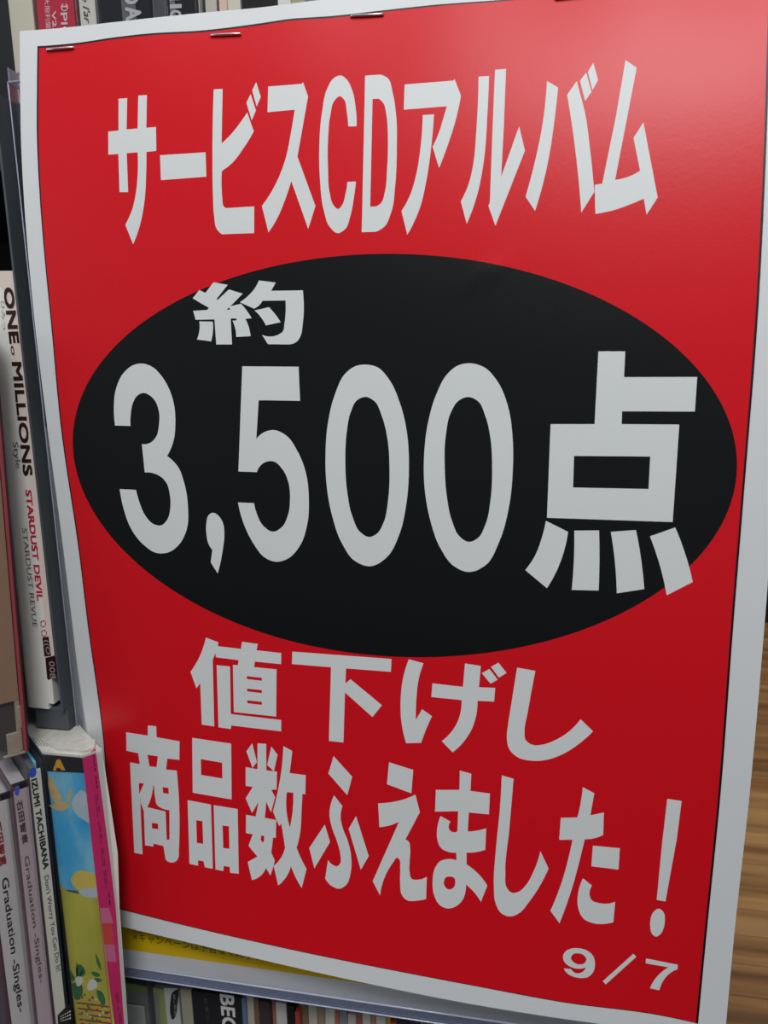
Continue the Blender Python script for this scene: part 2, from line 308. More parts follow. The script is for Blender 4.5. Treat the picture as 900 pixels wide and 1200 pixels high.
OVAL = closed('85.3,504 92.3,469 106.3,443 125,421 160,383.5 215,348.3 260,330 308,315.5 340,307.7 380,300.7 450,297.3 526.7,301.7 586.7,312.7 640,325 670,335 726,361 763,384.5 783.7,400 810,423.7 835,455 855,496.7 862,520 863.3,541 861.7,562 853,600 835,631 808.5,663.3 778.5,689 749.3,707.8 712,726.5 663,744 600,760.5 577,764 535,768.3 490,770 463,769 423,766.3 390,762 340,752.3 298,740 240,711 180,675.8 153,653 122.7,618 106.3,593.5 94.7,569 86.5,534')
_o = np.array([p for p in OVAL]); _c = np.array([474., 533.]); _q = (_o-_c)/np.array([389., 236.])
_t = np.arctan2(_q[:, 1], _q[:, 0]); _A = np.stack([np.cos(k*_t) for k in range(5)]+[np.sin(k*_t) for k in range(1, 5)], 1)
_k = np.linalg.lstsq(_A, np.hypot(*_q.T), rcond=None)[0]; _t = np.linspace(0, 2*math.pi, 181)[:-1]
_A = np.stack([np.cos(k*_t) for k in range(5)]+[np.sin(k*_t) for k in range(1, 5)], 1); _r = _A@_k
OVAL = [tuple(p) for p in np.stack([_c[0]+389*_r*np.cos(_t), _c[1]+236*_r*np.sin(_t)], 1)]
# inner frame (outside of the thin black line) and the sheet's own outline
INN = parse('44,54.2 93,50~ 133,44~ 173,39.5~ 240,35.5~ 301,28~ 340,22.3~ 387,19~ 453,11.8~ 507,6~ 587,0~ 760,-17~ 905,-32 901.5,70~ 897.7,180~ 887.5,380~ 873.3,560~ 858.8,740~ 845.3,920~ 827.5,1100~ 818,1199.5 780,1191~ 660,1174.5~ 560,1156~ 340,1112.5~ 240,1090~ 139,1065 128.5,960~ 120,857~ 103,733~ 93,650~ 71,497~ 60,380~ 54,320~ 47.3,240~ 43.3,160~ 43.4,100~')
INS = parse('46,56.6 93,52.3~ 133,46.3~ 173,41.8~ 240,37.8~ 301,30.3~ 340,24.6~ 387,21.3~ 453,13.8~ 507,8~ 587,1.8~ 760,-15~ 901.5,-29.5 898.2,70~ 894.8,180~ 884.5,380~ 870.5,560~ 856,740~ 842.5,920~ 824.8,1100~ 815.3,1198.4 780,1190.3~ 660,1173.8~ 560,1155.3~ 340,1111.8~ 240,1089.3~ 140.5,1064.4 130,960~ 121.3,857~ 104.3,733~ 94.5,650~ 72.5,497~ 61.5,380~ 55.5,320~ 49,240~ 45.3,160~ 45.4,100~')
OUT = parse('23.3,36.3 80,32~ 133,26~ 187,20~ 240,14.7~ 307,8.5~ 371,0.3~ 470,-9~ 590,-24~ 760,-42~ 946,-63 942,60~ 936,180~ 924,380~ 909,560~ 895.3,740~ 879.5,920~ 860,1100~ 849,1222 790,1213~ 700,1199.5~ 640,1191~ 560,1178~ 440,1154.5~ 340,1132.5~ 240,1109~ 135,1084 118,960~ 102.5,857~ 92,790~ 85,733~ 75,650~ 55,497~ 41,380~ 35,320~ 28.5,240~ 24.5,160~ 23.6,100~')

def cdt(contours, step):
    vs = []; es = []
    for c in contours:
        n0 = len(vs); vs += [Vector(p) for p in c]; es += [(n0+i, n0+(i+1) % len(c)) for i in range(len(c))]
    o = np.array(contours[0]); x0, y0 = o.min(0); x1, y1 = o.max(0)
    gx, gy = np.meshgrid(np.arange(x0+step/2, x1, step), np.arange(y0+step/2, y1, step)); gp = np.stack([gx.ravel(), gy.ravel()], 1)
    gp = gp[inside(contours[0], gp)]
    vs += [Vector(p) for p in gp]
    r = delaunay_2d_cdt(vs, es, [], 0, 1e-4)
    V = np.array([tuple(v) for v in r[0]]); Fc = np.array([f for f in r[2] if len(f) == 3])
    return V, Fc, V[Fc].mean(1)
def sheet_mesh(name, V, faces, off, mt, parent, toward=1):
    used = np.unique(faces); mp = {int(a): i for i, a in enumerate(used)}
    P, N = onto(V[used]); P = P+N*off
    me = bpy.data.meshes.new(name)
    fs = [[mp[int(i)] for i in f] for f in faces]
    q = np.cross(P[[f[1] for f in fs]]-P[[f[0] for f in fs]], P[[f[2] for f in fs]]-P[[f[0] for f in fs]])
    fs = [f if q[i]@N[f[0]] > 0 else f[::-1] for i, f in enumerate(fs)]
    me.from_pydata([tuple(p*MM) for p in P], [], fs); me.update()
    for p in me.polygons: p.use_smooth = True
    me.normals_split_custom_set_from_vertices([tuple(n) for n in N])
    return link(name, me, mt, parent)
poster = empty('sale_poster', (0, 0, 0))
tag(poster, 'large red sale poster with white Japanese lettering and 3,500 in a black oval', 'poster')
# the sheet: front skin, back skin 0.25 mm behind and a rim
V, Fc, cen = cdt([OUT], 16); Fc = Fc[inside(OUT, cen)]
P, N = onto(V); nV = len(V); B = P-N*.25
rim = len(OUT)
fr = []
for f in Fc:
    q = np.cross(P[f[1]]-P[f[0]], P[f[2]]-P[f[0]]); fr.append(list(f) if q@N[f[0]] > 0 else list(f[::-1]))
bk = [[i+nV for i in f[::-1]] for f in fr]
cnt = {}
for f in fr:
    for a, b in ((f[0], f[1]), (f[1], f[2]), (f[2], f[0])): cnt[(int(a), int(b))] = 1
rims = [[b, a, a+nV, b+nV] for (a, b) in cnt if (b, a) not in cnt]
me = bpy.data.meshes.new('paper_sheet'); me.from_pydata([tuple(p*MM) for p in P]+[tuple(p*MM) for p in B], [], [[int(i) for i in f] for f in fr+bk+rims]); me.update()
for i, p in enumerate(me.polygons): p.use_smooth = i < len(fr)+len(bk)
me.normals_split_custom_set_from_vertices([tuple(n) for n in N]+[tuple(-n) for n in N])
link('paper_sheet', me, m_paper, poster)
# the print: one triangulation shared out between line, red field, oval and characters
allc = [INN, INS, OVAL]+[c for gl in GL for c in gl]
V, Fc, cen = cdt(allc, 16)
keep = inside(INN, cen); Fc = Fc[keep]; cen = cen[keep]
reg = np.full(len(Fc), 1); reg[~inside(INS, cen)] = 0
reg[(reg == 1) & inside(OVAL, cen)] = 2
for i, gl in enumerate(GL):
    e = np.zeros(len(Fc), bool)
    for c in gl: e ^= inside(c, cen)
    reg[e] = 10+i
OFF = .06
tag(sheet_mesh('border_line', V, Fc[reg == 0], OFF, m_line, poster), 'thin black printed frame line')
tag(sheet_mesh('red_field', V, Fc[reg == 1], OFF, m_red, poster), 'red printed ground')
tag(sheet_mesh('black_oval', V, Fc[reg == 2], OFF, m_black, poster), 'black printed oval')
for i in range(len(GL)):
    f = Fc[reg == 10+i]
    if len(f): sheet_mesh('printed_character', V, f, OFF, m_white, poster)
# staples
for (a, b) in (((55.5, 59.2), (87, 56.7)), ((247.5, 42.3), (282.5, 40.8)), ((411.5, 20.0), (449.5, 18.0)), ((651, -.5), (691, -4.5))):
    Pw, Nn = onto([a, b]); p, q = Pw+Nn*.35; n = Nn[0]
    bm = bmesh.new(); add_tube(bm, [p-n*1.5, p-n*.1+(q-p)*.005, p+n*.1+(q-p)*.03, q+n*.1-(q-p)*.03, q-n*.1-(q-p)*.005, q-n*1.5], .36, 8)
    bm_obj('staple', bm, m_metal, poster, True)

# ------------------------------------------------------------------ print and text on flat faces
def plane(Y, off=0):
    if isinstance(Y, tuple): return (Y[0]+Y[1]*off, Y[1])
    return (np.array([0, Y-off, 0.]), np.array([0, -1., 0]))
def hit(x, y, pl):
    d = RC.T@np.array([(x-450)/F, (y-600)/F, 1.]); return CAM+d*(((pl[0]-CAM)@pl[1])/(d@pl[1]))
def flat(name, pts, Y, mt, parent, off=0):
    """flat printed shape in a vertical plane (Y in mm or (point, normal)); pts in photo pixels give its outline there"""
    if isinstance(pts, str): pts = parse(pts)
    pl = plane(Y, off); w = [hit(x, y, pl) for x, y in pts]
    vs = [Vector((p[0], p[2])) for p in w]
    r = delaunay_2d_cdt(vs, [(i, (i+1) % len(vs)) for i in range(len(vs))], [], 0, 1e-6)
    Vv = np.array([tuple(v) for v in r[0]]); poly = [(v.x, v.y) for v in vs]
    Fs = [f for f in r[2] if inside(poly, Vv[list(f)].mean(0)[None])[0]]
    n = pl[1]; yy = [pl[0][1]-((a-pl[0][0])*n[0])/n[1] for a, b in Vv]
    bm = bmesh.new(); bv = [bm.verts.new((a*MM, c*MM, b*MM)) for (a, b), c in zip(Vv, yy)]
    for f in Fs:
        try: bm.faces.new([bv[i] for i in f])
        except ValueError: pass
    bm.normal_update()
    for f in bm.faces:
        if f.normal.y > 0: f.normal_flip()
    me = bpy.data.meshes.new(name); bm.to_mesh(me); bm.free()
    me.transform(parent.matrix_world.inverted()); return link(name, me, mt, parent)
def text(name, s, a, b, hpx, Y, mt, parent, bold=0, shear=0):
    """lettering in a vertical plane running from photo point a to b (its baseline), hpx = cap height in pixels"""
    pl = plane(Y); p = hit(*a, pl); q = hit(*b, pl); L = np.linalg.norm(q-p); dx = (q-p)/L
    up = np.cross(pl[1], dx); up = up if (up[0] > 0 if abs(dx[2]) > .5 else up[2] > 0) else -up
    cu = bpy.data.curves.new(name, 'FONT'); cu.body = s; cu.resolution_u = 3; cu.shear = shear; cu.fill_mode = 'FRONT'
    t = bpy.data.objects.new(name, cu); C.objects.link(t); bpy.context.view_layer.update()
    dg = bpy.context.evaluated_depsgraph_get(); me = bpy.data.meshes.new_from_object(t.evaluated_get(dg)); bpy.data.objects.remove(t)
    if not len(me.vertices): return None
    n = np.array([v.co[:] for v in me.vertices]); x0, x1 = n[:, 0].min(), n[:, 0].max(); y1 = n[:, 1].max()
    mx, my = (a[0]+b[0])/2, (a[1]+b[1])/2; c0 = hit(mx, my, pl)+up; cpx = (c0-CAM)@RC.T; px2 = (450+F*cpx[0]/cpx[2], 600+F*cpx[1]/cpx[2])
    hh = hpx/math.hypot(px2[0]-mx, px2[1]-my)
    for v in me.vertices:
        c = p+dx*((v.co.x-x0)/(x1-x0)*L)+up*(v.co.y/y1*hh); v.co = Vector(c)*MM
    if bold:
        bm = bmesh.new(); bm.from_mesh(me); e = bold*14*hh
        g0 = bm.verts[:]+bm.edges[:]+bm.faces[:]
        for k_, (ax, ay) in enumerate(((1, 0), (0, 1), (1, 1))):
            d_ = bmesh.ops.duplicate(bm, geom=g0)
            off = Vector((dx*ax+up*ay)*e+pl[1]*.02*(k_+1))*MM*.6
            for v in d_['geom']:
                if isinstance(v, bmesh.types.BMVert): v.co += off
        bm.to_mesh(me); bm.free()
    me.materials.clear(); me.transform(parent.matrix_world.inverted()); return link(name, me, mt, parent)

# ------------------------------------------------------------------ cases
def frame(TL, BL, TR, Y, h, yaw=0):
    """case frame: TL lies at depth Y, the front plane turns by yaw degrees so that its right edge is deeper"""
    a = math.radians(yaw); n = np.array([math.sin(a), -math.cos(a), 0.]); P0 = pix(*TL, Y); pl = (P0, n)
    tl, bl, tr = P0, hit(*BL, pl), hit(*TR, pl)
    up = tl-bl; up /= np.linalg.norm(up); rt = np.cross(n, up)*-1
    if rt[0] < 0: rt = -rt
    w = (tr-tl)@rt; o = tl-up*h
    m = Matrix.Identity(4)
    for i in range(3): m[i][0] = rt[i]; m[i][1] = -n[i]; m[i][2] = up[i]; m[i][3] = o[i]*MM
    FR['pl'] = (P0, n); return m, w
FR = {}
def root(name, label, cat, m, group=None):
    o = empty(name); o.matrix_world = m; bpy.context.view_layer.update(); return tag(o, label, cat, group)
def jewel(label, TL, BL, TR, Y, card, tray, h=125, d=142, group='discs on the shelves', card_x=(0.9, None), cover=None, shell=None, name='cd_case', yaw=0):
    """clear case: hollow shell, tray, spine card and booklet"""
    m, w = frame(TL, BL, TR, Y, h, yaw); r = root(name, label, 'cd case', m, group)
    bm = bmesh.new(); add_box(bm, (0, 0, 0), (w, d, h), .5); bm_obj('case_shell', bm, shell or m_clear, r)
    c1 = card_x[1] if card_x[1] else w-.9
    box('spine_card', (card_x[0], .9, 3), (c1, 1.3, h-3), card, r)
    box('disc_tray', (1.1, 2.0, 2.2), (w-2.2, d-3, h-2.2), tray, r, .4)
    box('cover_booklet', (w-2.0, 5, 2.2), (w-1.2, d-3, h-2.2), cover or card, r)
    for q in (.25, .75): box('hinge_tab', (w*.15, d*q-6, h-.2), (w*.85, d*q+6, h+.25), shell or m_clear, r, .2)
    if card_x[1]: box('lid_moulding', (.3, 1, h-.2), (w-.3, d-1, h+.15), M_LID, r, .05)
    LOW.append(r)
    return r, w
LOW = []; M_LID = mat('grey_lid', (.42, .40, .41), .2, .6, noise=.35, nscale=220, coat=.6)
G_LOW = 'discs standing in the lower left row'; G_TOP = 'discs in the top row'; G_BOT = 'discs in the bottom row under the clear holder'
YL = 9.0
m_tray = mat('tray_grey', (.12, .11, .11), .4, .5); m_maroon = mat('maroon_card', (.11, .028, .045), .4, .5)
m_pinkw = mat('pale_pink_card', (.66, .53, .54), .5, .4); m_wcard = mat('white_card', (.80, .76, .72), .5, .4)
m_iz = mat('ivory_card', (.88, .87, .74), .5, .4); m_blue = mat('blue_dot', (.012, .12, .70), .5, .4); m_blue2 = mat('violet_dot', (.10, .13, .62), .5, .4)
m_shellg = clear('shell_greyish', (.86, .86, .84), milky=.10, rough=.10, edge=(.50, .49, .44))
# fat double case with the bird picture and the pink strip: a prism whose right hand face turns away
YF = -17.0; YAW = 50
dd = np.array([-math.sin(math.radians(YAW)), math.cos(math.radians(YAW)), 0.])
A0 = pix(50, 888, YF); A1 = pix(97, 887.5, YF); up = A0-pix(87, 1200, YF); up /= np.linalg.norm(up)
pnl = np.array([math.sin(math.radians(YAW)), -math.cos(math.radians(YAW)), 0.]); PK = (A1, pnl); A2 = hit(119, 877, PK)
def prism(name, pts, mt, parent, z0=0, z1=125):
    bm = bmesh.new(); lo = [bm.verts.new(Vector(p+up*(z0-125))*MM) for p in pts]; hi = [bm.verts.new(Vector(p+up*(z1-125))*MM) for p in pts]
    bm.faces.new(lo); bm.faces.new(hi); n_ = len(pts)
    for q in range(n_): bm.faces.new((lo[q], lo[(q+1) % n_], hi[(q+1) % n_], hi[q]))
    bm.transform(parent.matrix_world.inverted()); return bm_obj(name, bm, mt, parent)
m = Matrix.Identity(4); o_ = A0-up*125
for q in range(3): m[q][3] = o_[q]*MM
r = root('cd_case', 'thick double disc case with a bird and blue sky picture and a pink strip', 'cd case', m, G_LOW); LOW.append(r)
A2l = A2.copy(); A2l[2] = A1[2]; A0l = A0.copy(); A0l[2] = A1[2]
B0, B1, B2 = A0l, A1, A2l
out = [B0, B1, B2, B2+dd*128, B0+dd*134]
prism('case_shell', out, m_clear, r)
cen_ = sum(out)/5; inn = [B0+(B1-B0)*.03+np.array([0, .9, 0]), B1+np.array([-.1, .9, 0]), B2+np.array([-1.2, .6, 0]), B2+dd*125, B0+dd*131]
prism('disc_tray', inn, m_tray, r, 2, 123.5)
Yc = YF+.75
m_sky = ramp_mat('print_sky', [(.35, (.03, .36, .80)), (.5, (.08, .55, .88)), (.68, (.40, .80, .90))], (40, 40, 25), nscale=1.2)
m_hill = ramp_mat('print_hill', [(.35, (.50, .48, .04)), (.55, (.66, .62, .08)), (.75, (.80, .74, .16))], (90, 90, 18), nscale=1.0)
m_yel = mat('print_yellow', (.88, .66, .12), .5, .4); m_cloud = mat('print_cloud', (.62, .72, .76), .5, .4, noise=.2, nscale=90)
m_leaf = mat('print_leaf', (.04, .19, .06), .5, .4); m_org = mat('print_orange', (.92, .45, .03), .5, .4)
m_pink = mat('print_pink', (.88, .015, .20), .45, .5, noise=.08, nscale=200); m_pink2 = mat('print_pale_pink', (.85, .22, .42), .45, .5)
m_dkr = mat('print_dark_red', (.42, .04, .04), .5, .4); m_bird = mat('print_bird', (.80, .58, .24), .5, .4, noise=.2, nscale=400)
m_blk = mat('print_header', (.012, .010, .012), .45, .4); m_pkorange = mat('print_coral', (.85, .09, .07), .45, .5)
m_dkp = mat('print_plum', (.12, .003, .03), .5, .4); m_cltw = mat('print_lily', (.85, .82, .76), .5, .4)
pic = [('printed_header', '52.5,887 96.5,887.5 99,906 55.5,904', m_blk, 0), ('printed_sky', '55.5,904 99,906 114,1046 70.5,1042', m_sky, 0),
       ('printed_hill', '70.5,1036 80,1045 100,1049 114,1042 135,1206 90,1206', m_hill, .02),
       ('printed_cloud', '84,942 90,930~ 96,926~ 101,930 106,966 100,962~ 90,955~', m_cloud, .03),
       ('printed_cloud', '83,1031 87,1024~ 94,1020~ 104,1022~ 112,1024 114,1050 104,1052~ 92,1045~', m_yel, .04),
       ('printed_cloud', '92,1046 98,1040~ 105,1042~ 113,1038 114.5,1051 104,1052~', m_cloud, .05),
       ('printed_letter', '62,903 66.5,890 70.5,890 76.5,902.5 71.5,902.5 70.5,900 66,900 66,903', m_org, .05),
       ('printed_bird', '57.0,910.5 60.0,911.4 62.4,915.0 63.9,916.8 64.8,919.8 67.2,922.2 67.8,925.2 69.9,927.6 70.2,930.6 72.0,933.0 72.0,936.6 72.9,940.1 78.6,941.0 78.3,935.4 79.8,930.0 81.6,925.2 83.1,923.1 84.3,927.0 83.4,931.8 81.9,936.6 80.4,941.0 83.1,942.8 80.4,945.5 76.8,948.5 72.6,950.6 67.8,950.0 63.0,947.9 59.4,945.5 56.4,943.7 60.6,943.1 64.8,942.2 62.4,936.6 59.4,930.0 57.0,924.0 56.4,917.4', m_bird, .05),
       ('printed_leaf', '92,1130 99,1143~ 92,1144~', m_leaf, .05),
       ('printed_leaf', '107,1139 112,1139~ 118,1143 113,1145~', m_leaf, .05), ('printed_leaf', '108,1148 114,1146~ 120,1149 113,1151~', m_leaf, .05),
       ('printed_leaf', '112,1117 116,1125~ 119,1138 115,1132~', m_leaf, .05), ('printed_leaf', '89.5,1128 90.5,1128 92,1145 89,1145', m_leaf, .05),
       ('printed_leaf', '81,1134 88,1146 86,1150~ 82,1142~', m_leaf, .05), ('printed_leaf', '97,1136 98,1137 93,1147 91.5,1146', m_leaf, .05),
       ('printed_leaf', '84,1153 94,1152~ 97,1163~ 92,1172~ 87,1170', m_leaf, .04), ('printed_leaf', '113,1160 119,1162~ 121,1178~ 116,1172~', m_leaf, .05),
       ('printed_flower', '88,1148 92,1144~ 97,1147~ 95,1154~ 91,1156~ 89,1153~', m_cltw, .06), ('printed_flower', '103,1153 108,1147~ 114,1156~ 109,1160~ 104,1161~', m_cltw, .06)]
for n, s, mt, o in pic: flat(n, s, Yc, mt, r, o)
for i in range(46):
    x = random.uniform(90, 124); yy = random.uniform(1165, 1204); x += (yy-1165)*.10
    flat('printed_blossom', [(x, yy), (x+2.2, yy-.8), (x+3, yy+1.6), (x+.8, yy+2.2)], Yc, random.choice([m_dkr, m_dkr, m_cltw, m_leaf, m_hill]), r, .09+.001*i)
for i in range(5): flat('printed_fence', [(90+i, 1174+i*6.5), (128+i*.8, 1179+i*6.5), (128+i*.8, 1181+i*6.5), (90+i, 1176+i*6.5)], Yc-.08, m_dkr, r)
PK = (PK[0]-pnl*.6, pnl)
flat('pink_strip', '96.5,888 112,877 139.5,1064 150,1206 131,1206 116,1064', PK, m_pink, r)
flat('pink_strip', '117,1064 127.5,1064 133,1082 119,1082', PK, m_pink2, r, .05); flat('pink_strip', '119,1082 131,1082 134,1107 121.5,1107', PK, m_pkorange, r, .05)
flat('pink_strip', '121.5,1107 134.3,1107 136.5,1127 124,1127', PK, m_pink2, r, .05)
for (a, b, q_) in (((106, 885), (110.5, 925), '---- ---'), ((110, 932), (122, 1042), '=-=- -==- =-= ==-'), ((124, 1048), (125.5, 1062), '--'), ((134, 1165), (139, 1200), '=-=')):
    text('printed_text', q_, a, b, 4.5, plane(PK, .12), m_dkp, r)
flat('white_edge', '112,878 119,875.5 127.5,930 138,1000 140,1064 150.5,1206 146,1206 135.5,1064 128,1000', PK, mat('edge_white', (.85, .85, .76), .4, .5), r, .1)
# moulded lid on top of the fat case
lidm = mat('frosted_lid', (.62, .62, .56), .22, .6, noise=.25, nscale=350, bump=.5, coat=.5)
prism('lid_moulding', [out[0]+dd*.4, out[1]+dd*.4, out[2]+dd*.6, out[3]-dd, out[4]-dd], lidm, r, 124.6, 125.5)
c_ = (B0+B1)/2+dd*1.5
arc = [B0+(B1-B0)*t_+np.array([0, 1.2+7*math.sin(math.pi*t_*.9)*0, 0]) for t_ in (.35, .98)]+[B2+dd*1.0+(B1-B2)*.3, B2+dd*6.5, B2+dd*9+(B0-B1)*.5, B0+(B1-B0)*.25+dd*7]
prism('lid_tab', arc, lidm, r, 125.5, 126.6)
for q in range(3): prism('lid_rib', [B0+(B1-B0)*(.02+.09*q)+dd*5, B0+(B1-B0)*(.05+.09*q)+dd*5, B0+(B1-B0)*(.05+.09*q)+dd*11, B0+(B1-B0)*(.02+.09*q)+dd*11], lidm, r, 125.5, 126.4)
# ivory spine
r, w = jewel('slim clear case with ivory spine reading IZUMI TACHIBANA and a blue dot', (31, 897), (63.5, 1200), (50, 885), -23, m_iz, m_tray, group=G_LOW, card_x=(.9, None), cover=m_sky, yaw=YAW)
Yc = plane(FR['pl'], -.75)
flat('blue_dot', closed('38,900 41.5,900.5 42.5,905 40,910.5 35.5,911 34,906.5'), Yc, m_blue, r)
text('printed_text', 'IZUMI TACHIBANA', (36.3, 914), (50.8, 1019), 6.6, Yc, m_ink, r, bold=.012)
text('printed_text', "Don't Worry You Can Do It!", (52, 1027), (66.5, 1139), 5.4, Yc, m_ink, r)
flat('edge_line', '48.2,888 49.2,887.2 63,1000 73.5,1080 86.2,1204 84.8,1204 72.3,1080 61.8,1000', Yc, m_ink, r)
flat('code_block', '67.5,1190 82,1175 84,1206 68.5,1206', Yc, m_ink, r, .03)
for i in range(5): text('printed_text', 'III I', (70.5+i*2.6, 1191-i*1.5), (71.5+i*2.6, 1203), 1.8, plane(Yc, .08), m_iz, r)
# pale pink graduation single
r, w = jewel('slim clear case with pale pink spine and violet dot, reading Graduation Singles', (12, 921), (42, 1200), (30, 906), -24.5, m_pinkw, m_maroon, group=G_LOW, card_x=(1.0, 5.6), cover=m_maroon, yaw=YAW)
Yc = plane(FR['pl'], -.75)
flat('violet_dot', closed('20,920.5 22.5,921.5 22.5,927 20,932.5 17.8,931 17.6,925'), Yc, m_blue2, r)
m_brn = mat('brown_ink', (.10, .055, .06), .5, .4)
for k_, ch in enumerate('石田智恵'): text('printed_text', ch, (19.5+k_*2.0, 939+k_*13), (21.0+k_*2.0, 950+k_*13), 6.0, Yc, m_brn, r, bold=.01)
text('printed_text', 'Graduation -Singles-', (28.5, 1004), (46.5, 1153), 5.6, Yc, m_brn, r)
# white graduation single
r, w = jewel('clear case with wider white Graduation Singles spine, leftmost of the lower left row', (-25, 940), (8.5, 1200), (10, 922), -26, m_wcard, m_maroon, group=G_LOW, card_x=(1.6, 9.0), cover=m_maroon, yaw=YAW)
Yc = plane(FR['pl'], -.75)
m_rink = mat('red_ink', (.36, .012, .02), .5, .4)
for k_, ch in enumerate('石田智恵'): text('printed_text', ch, (-7.5+k_*2.0, 965+k_*13), (-5.8+k_*2.0, 976+k_*13), 8, Yc, m_rink, r, bold=.01)
text('printed_text', 'Graduation -Singles-', (2, 1030), (21.5, 1187), 8.0, Yc, m_ink, r, bold=.004)

# white digipak in the middle row
YM = -3.5
AH = float(np.linalg.norm(pix(-24, 318, YM)-pix(27.5, 828, YM)))
m, w = frame((-24, 318), (27.5, 828), (16.5, 316), YM, AH)
r = root('cd_album', 'white cardboard disc album with ONE MILLIONS on its worn spine, left of the poster', 'cd album', m)
bm = bmesh.new(); add_box(bm, (0, 0, 0), (w, 138, AH)); es = [e for e in bm.edges if abs(e.verts[0].co.x-e.verts[1].co.x) < 1e-5 and abs(e.verts[0].co.y-e.verts[1].co.y) < 1e-5 and e.verts[0].co.y < .001 and e.verts[0].co.x < .001]
bmesh.ops.bevel(bm, geom=es, offset=3.2*MM, segments=6, affect='EDGES', profile=.5)
es = [e for e in bm.edges if abs(e.verts[0].co.x-w*MM) < 1e-5 and abs(e.verts[1].co.x-w*MM) < 1e-5 and e.verts[0].co.z < .001 and e.verts[1].co.z < .001]
bmesh.ops.bevel(bm, geom=es, offset=2.2*MM, segments=2, affect='EDGES')
bm_obj('card_sleeve', bm, mat('sleeve_white', (.88, .86, .80), .4, .5, noise=.05, nscale=60, bump=.15, coat=.2), r)
Yc = YM-.08
flat('spine_fold', '-13.5,319 14,317.5 16.5,322 39.5,540 64,769 57.5,771 33,560 8,345', Yc+.02, mat('spine_cream', (.82, .70, .62), .45, .4, noise=.05, nscale=90), r)
m_browni = mat('dark_brown_ink', (.035, .012, .012), .5, .3)
text('printed_text', 'ONE', (3.5, 337), (11, 401), 10.5, Yc-.05, m_browni, r, bold=.016)
text('printed_text', 'o', (12.0, 405), (13.5, 416), 3.6, Yc-.05, m_browni, r, bold=.009)
text('printed_text', 'MILLIONS', (13.5, 424), (27.2, 556), 10.0, Yc-.05, m_browni, r, bold=.016)
text('printed_text', 'Style', (15.0, 518), (19.0, 549), 6, Yc-.05, mat('grey_ink', (.12, .11, .11), .5), r)
text('printed_text', 'STARDUST DEVIL', (29.5, 574), (43.5, 703), 6.5, Yc-.05, mat('crimson_ink', (.60, .008, .06), .5), r, bold=.012)
text('printed_text', 'STARDUST REVUE', (26, 619), (38.5, 735), 5.5, Yc-.05, mat('grey_ink2', (.15, .13, .12), .5), r)
text('printed_text', 'ひみつ', (1.0, 352), (2.5, 386), 4, Yc-.05, mat('faint_ink', (.33, .28, .25), .5), r)
mk = mat('rose_ink', (.50, .05, .10), .5)
for cx, cy in ((50.5, 731), (51.5, 742)):
    bm = bmesh.new()
    for k_ in range(5):
        a0 = k_*2*math.pi/5; p = [pix(cx+3.4*math.cos(a0+t), cy+4.4*math.sin(a0+t), Yc-.06) for t in np.linspace(-.5, .5, 5)]
        q = [pix(cx+2.2*math.cos(a0+t), cy+2.9*math.sin(a0+t), Yc-.06) for t in np.linspace(-.5, .5, 5)]
        va = [bm.verts.new(Vector(z)*MM) for z in p]; vb = [bm.verts.new(Vector(z)*MM) for z in q]
        for j in range(4): bm.faces.new((va[j], va[j+1], vb[j+1], vb[j]))
    bm.transform(r.matrix_world.inverted()); bm_obj('rose_mark', bm, mk, r)
flat('label_square', '49.5,747 57,746 60,768.5 52,769.5', Yc-.05, m_browni, r)
for k_ in range(3):
    s = closed(' '.join('%.1f,%.1f' % (55.2+(1.0+k_*1.0)*math.cos(t)*.9, 758+(1.8+k_*2.2)*math.sin(t)) for t in np.linspace(0, 5.5, 8)))
text('printed_text', '((O', (52, 750), (54.5, 767), 5, Yc-.12, mat('label_ink', (.45, .40, .36), .5), r)
bm = bmesh.new()
flat('code_label', '53,771 64.5,768 66.8,791 56.5,797 55.2,795', Yc-.02, mat('plum_label', (.035, .008, .014), .4), r)
for k_ in range(3): text('printed_text', '0 0 8'[k_*2], (57+k_*.6, 775+k_*7), (58+k_*.6, 781+k_*7), 6.5, Yc-.1, mat('pale_ink', (.40, .33, .32), .5), r)
# tan cased disc with red edge
YAWT = 50
m, w = frame((-45, 430), (-3.0, 893), (-12, 400), -22, 140, YAWT)
tlb = hit(-3, 893, FR['pl']); TW = float((hit(35.5, 889, FR['pl'])-tlb)@np.array([m[0][0], m[1][0], m[2][0]])); w = TW
for i in range(3): m[i][3] = tlb[i]*MM
r = root('cd_case', 'clear case over tan card with a red edge, cut by the left photo border', 'cd case', m, 'discs at the left edge')
m_tan = mat('tan_card', (.42, .27, .155), .5, .4, noise=.1, nscale=50); m_rededge = mat('red_edge', (.55, .07, .07), .45, .4)
hh = 140; TANZ = -238.0
box('case_shell', (0, 0, 0), (w, 142, hh), m_clear, r, .4)
box('tan_card', (.5, .8, 19), (w-1.8, 1.4, hh-2), m_tan, r, .1); box('red_edge', (w-1.5, .2, 1.0), (w-.6, 130, hh-1), m_rededge, r, .1)
box('maroon_edge', (w-.55, .1, .8), (w-.02, 130, hh-1), mat('maroon_edge', (.05, .004, .008), .4), r)
box('disc_tray', (.8, 2.2, 2), (w-2.2, 138, hh-2), mat('tray_brown', (.08, .066, .058), .35, .5), r, .5)
bm = bmesh.new(); add_box(bm, (3.5, .7, .8), (7.8, 2, 8.0), .3); add_box(bm, (7.0, .6, 9), (8.6, 2, 17), .5); add_box(bm, (w-3.2, .9, 1), (w-1.7, 2, 19), .2); add_box(bm, (2, .5, .1), (w-1, 1.6, .8), .2)
bm_obj('hinge_tab', bm, mat('hinge_tan', (.50, .42, .32), .25, .6, noise=.2, nscale=400, coat=.4), r)

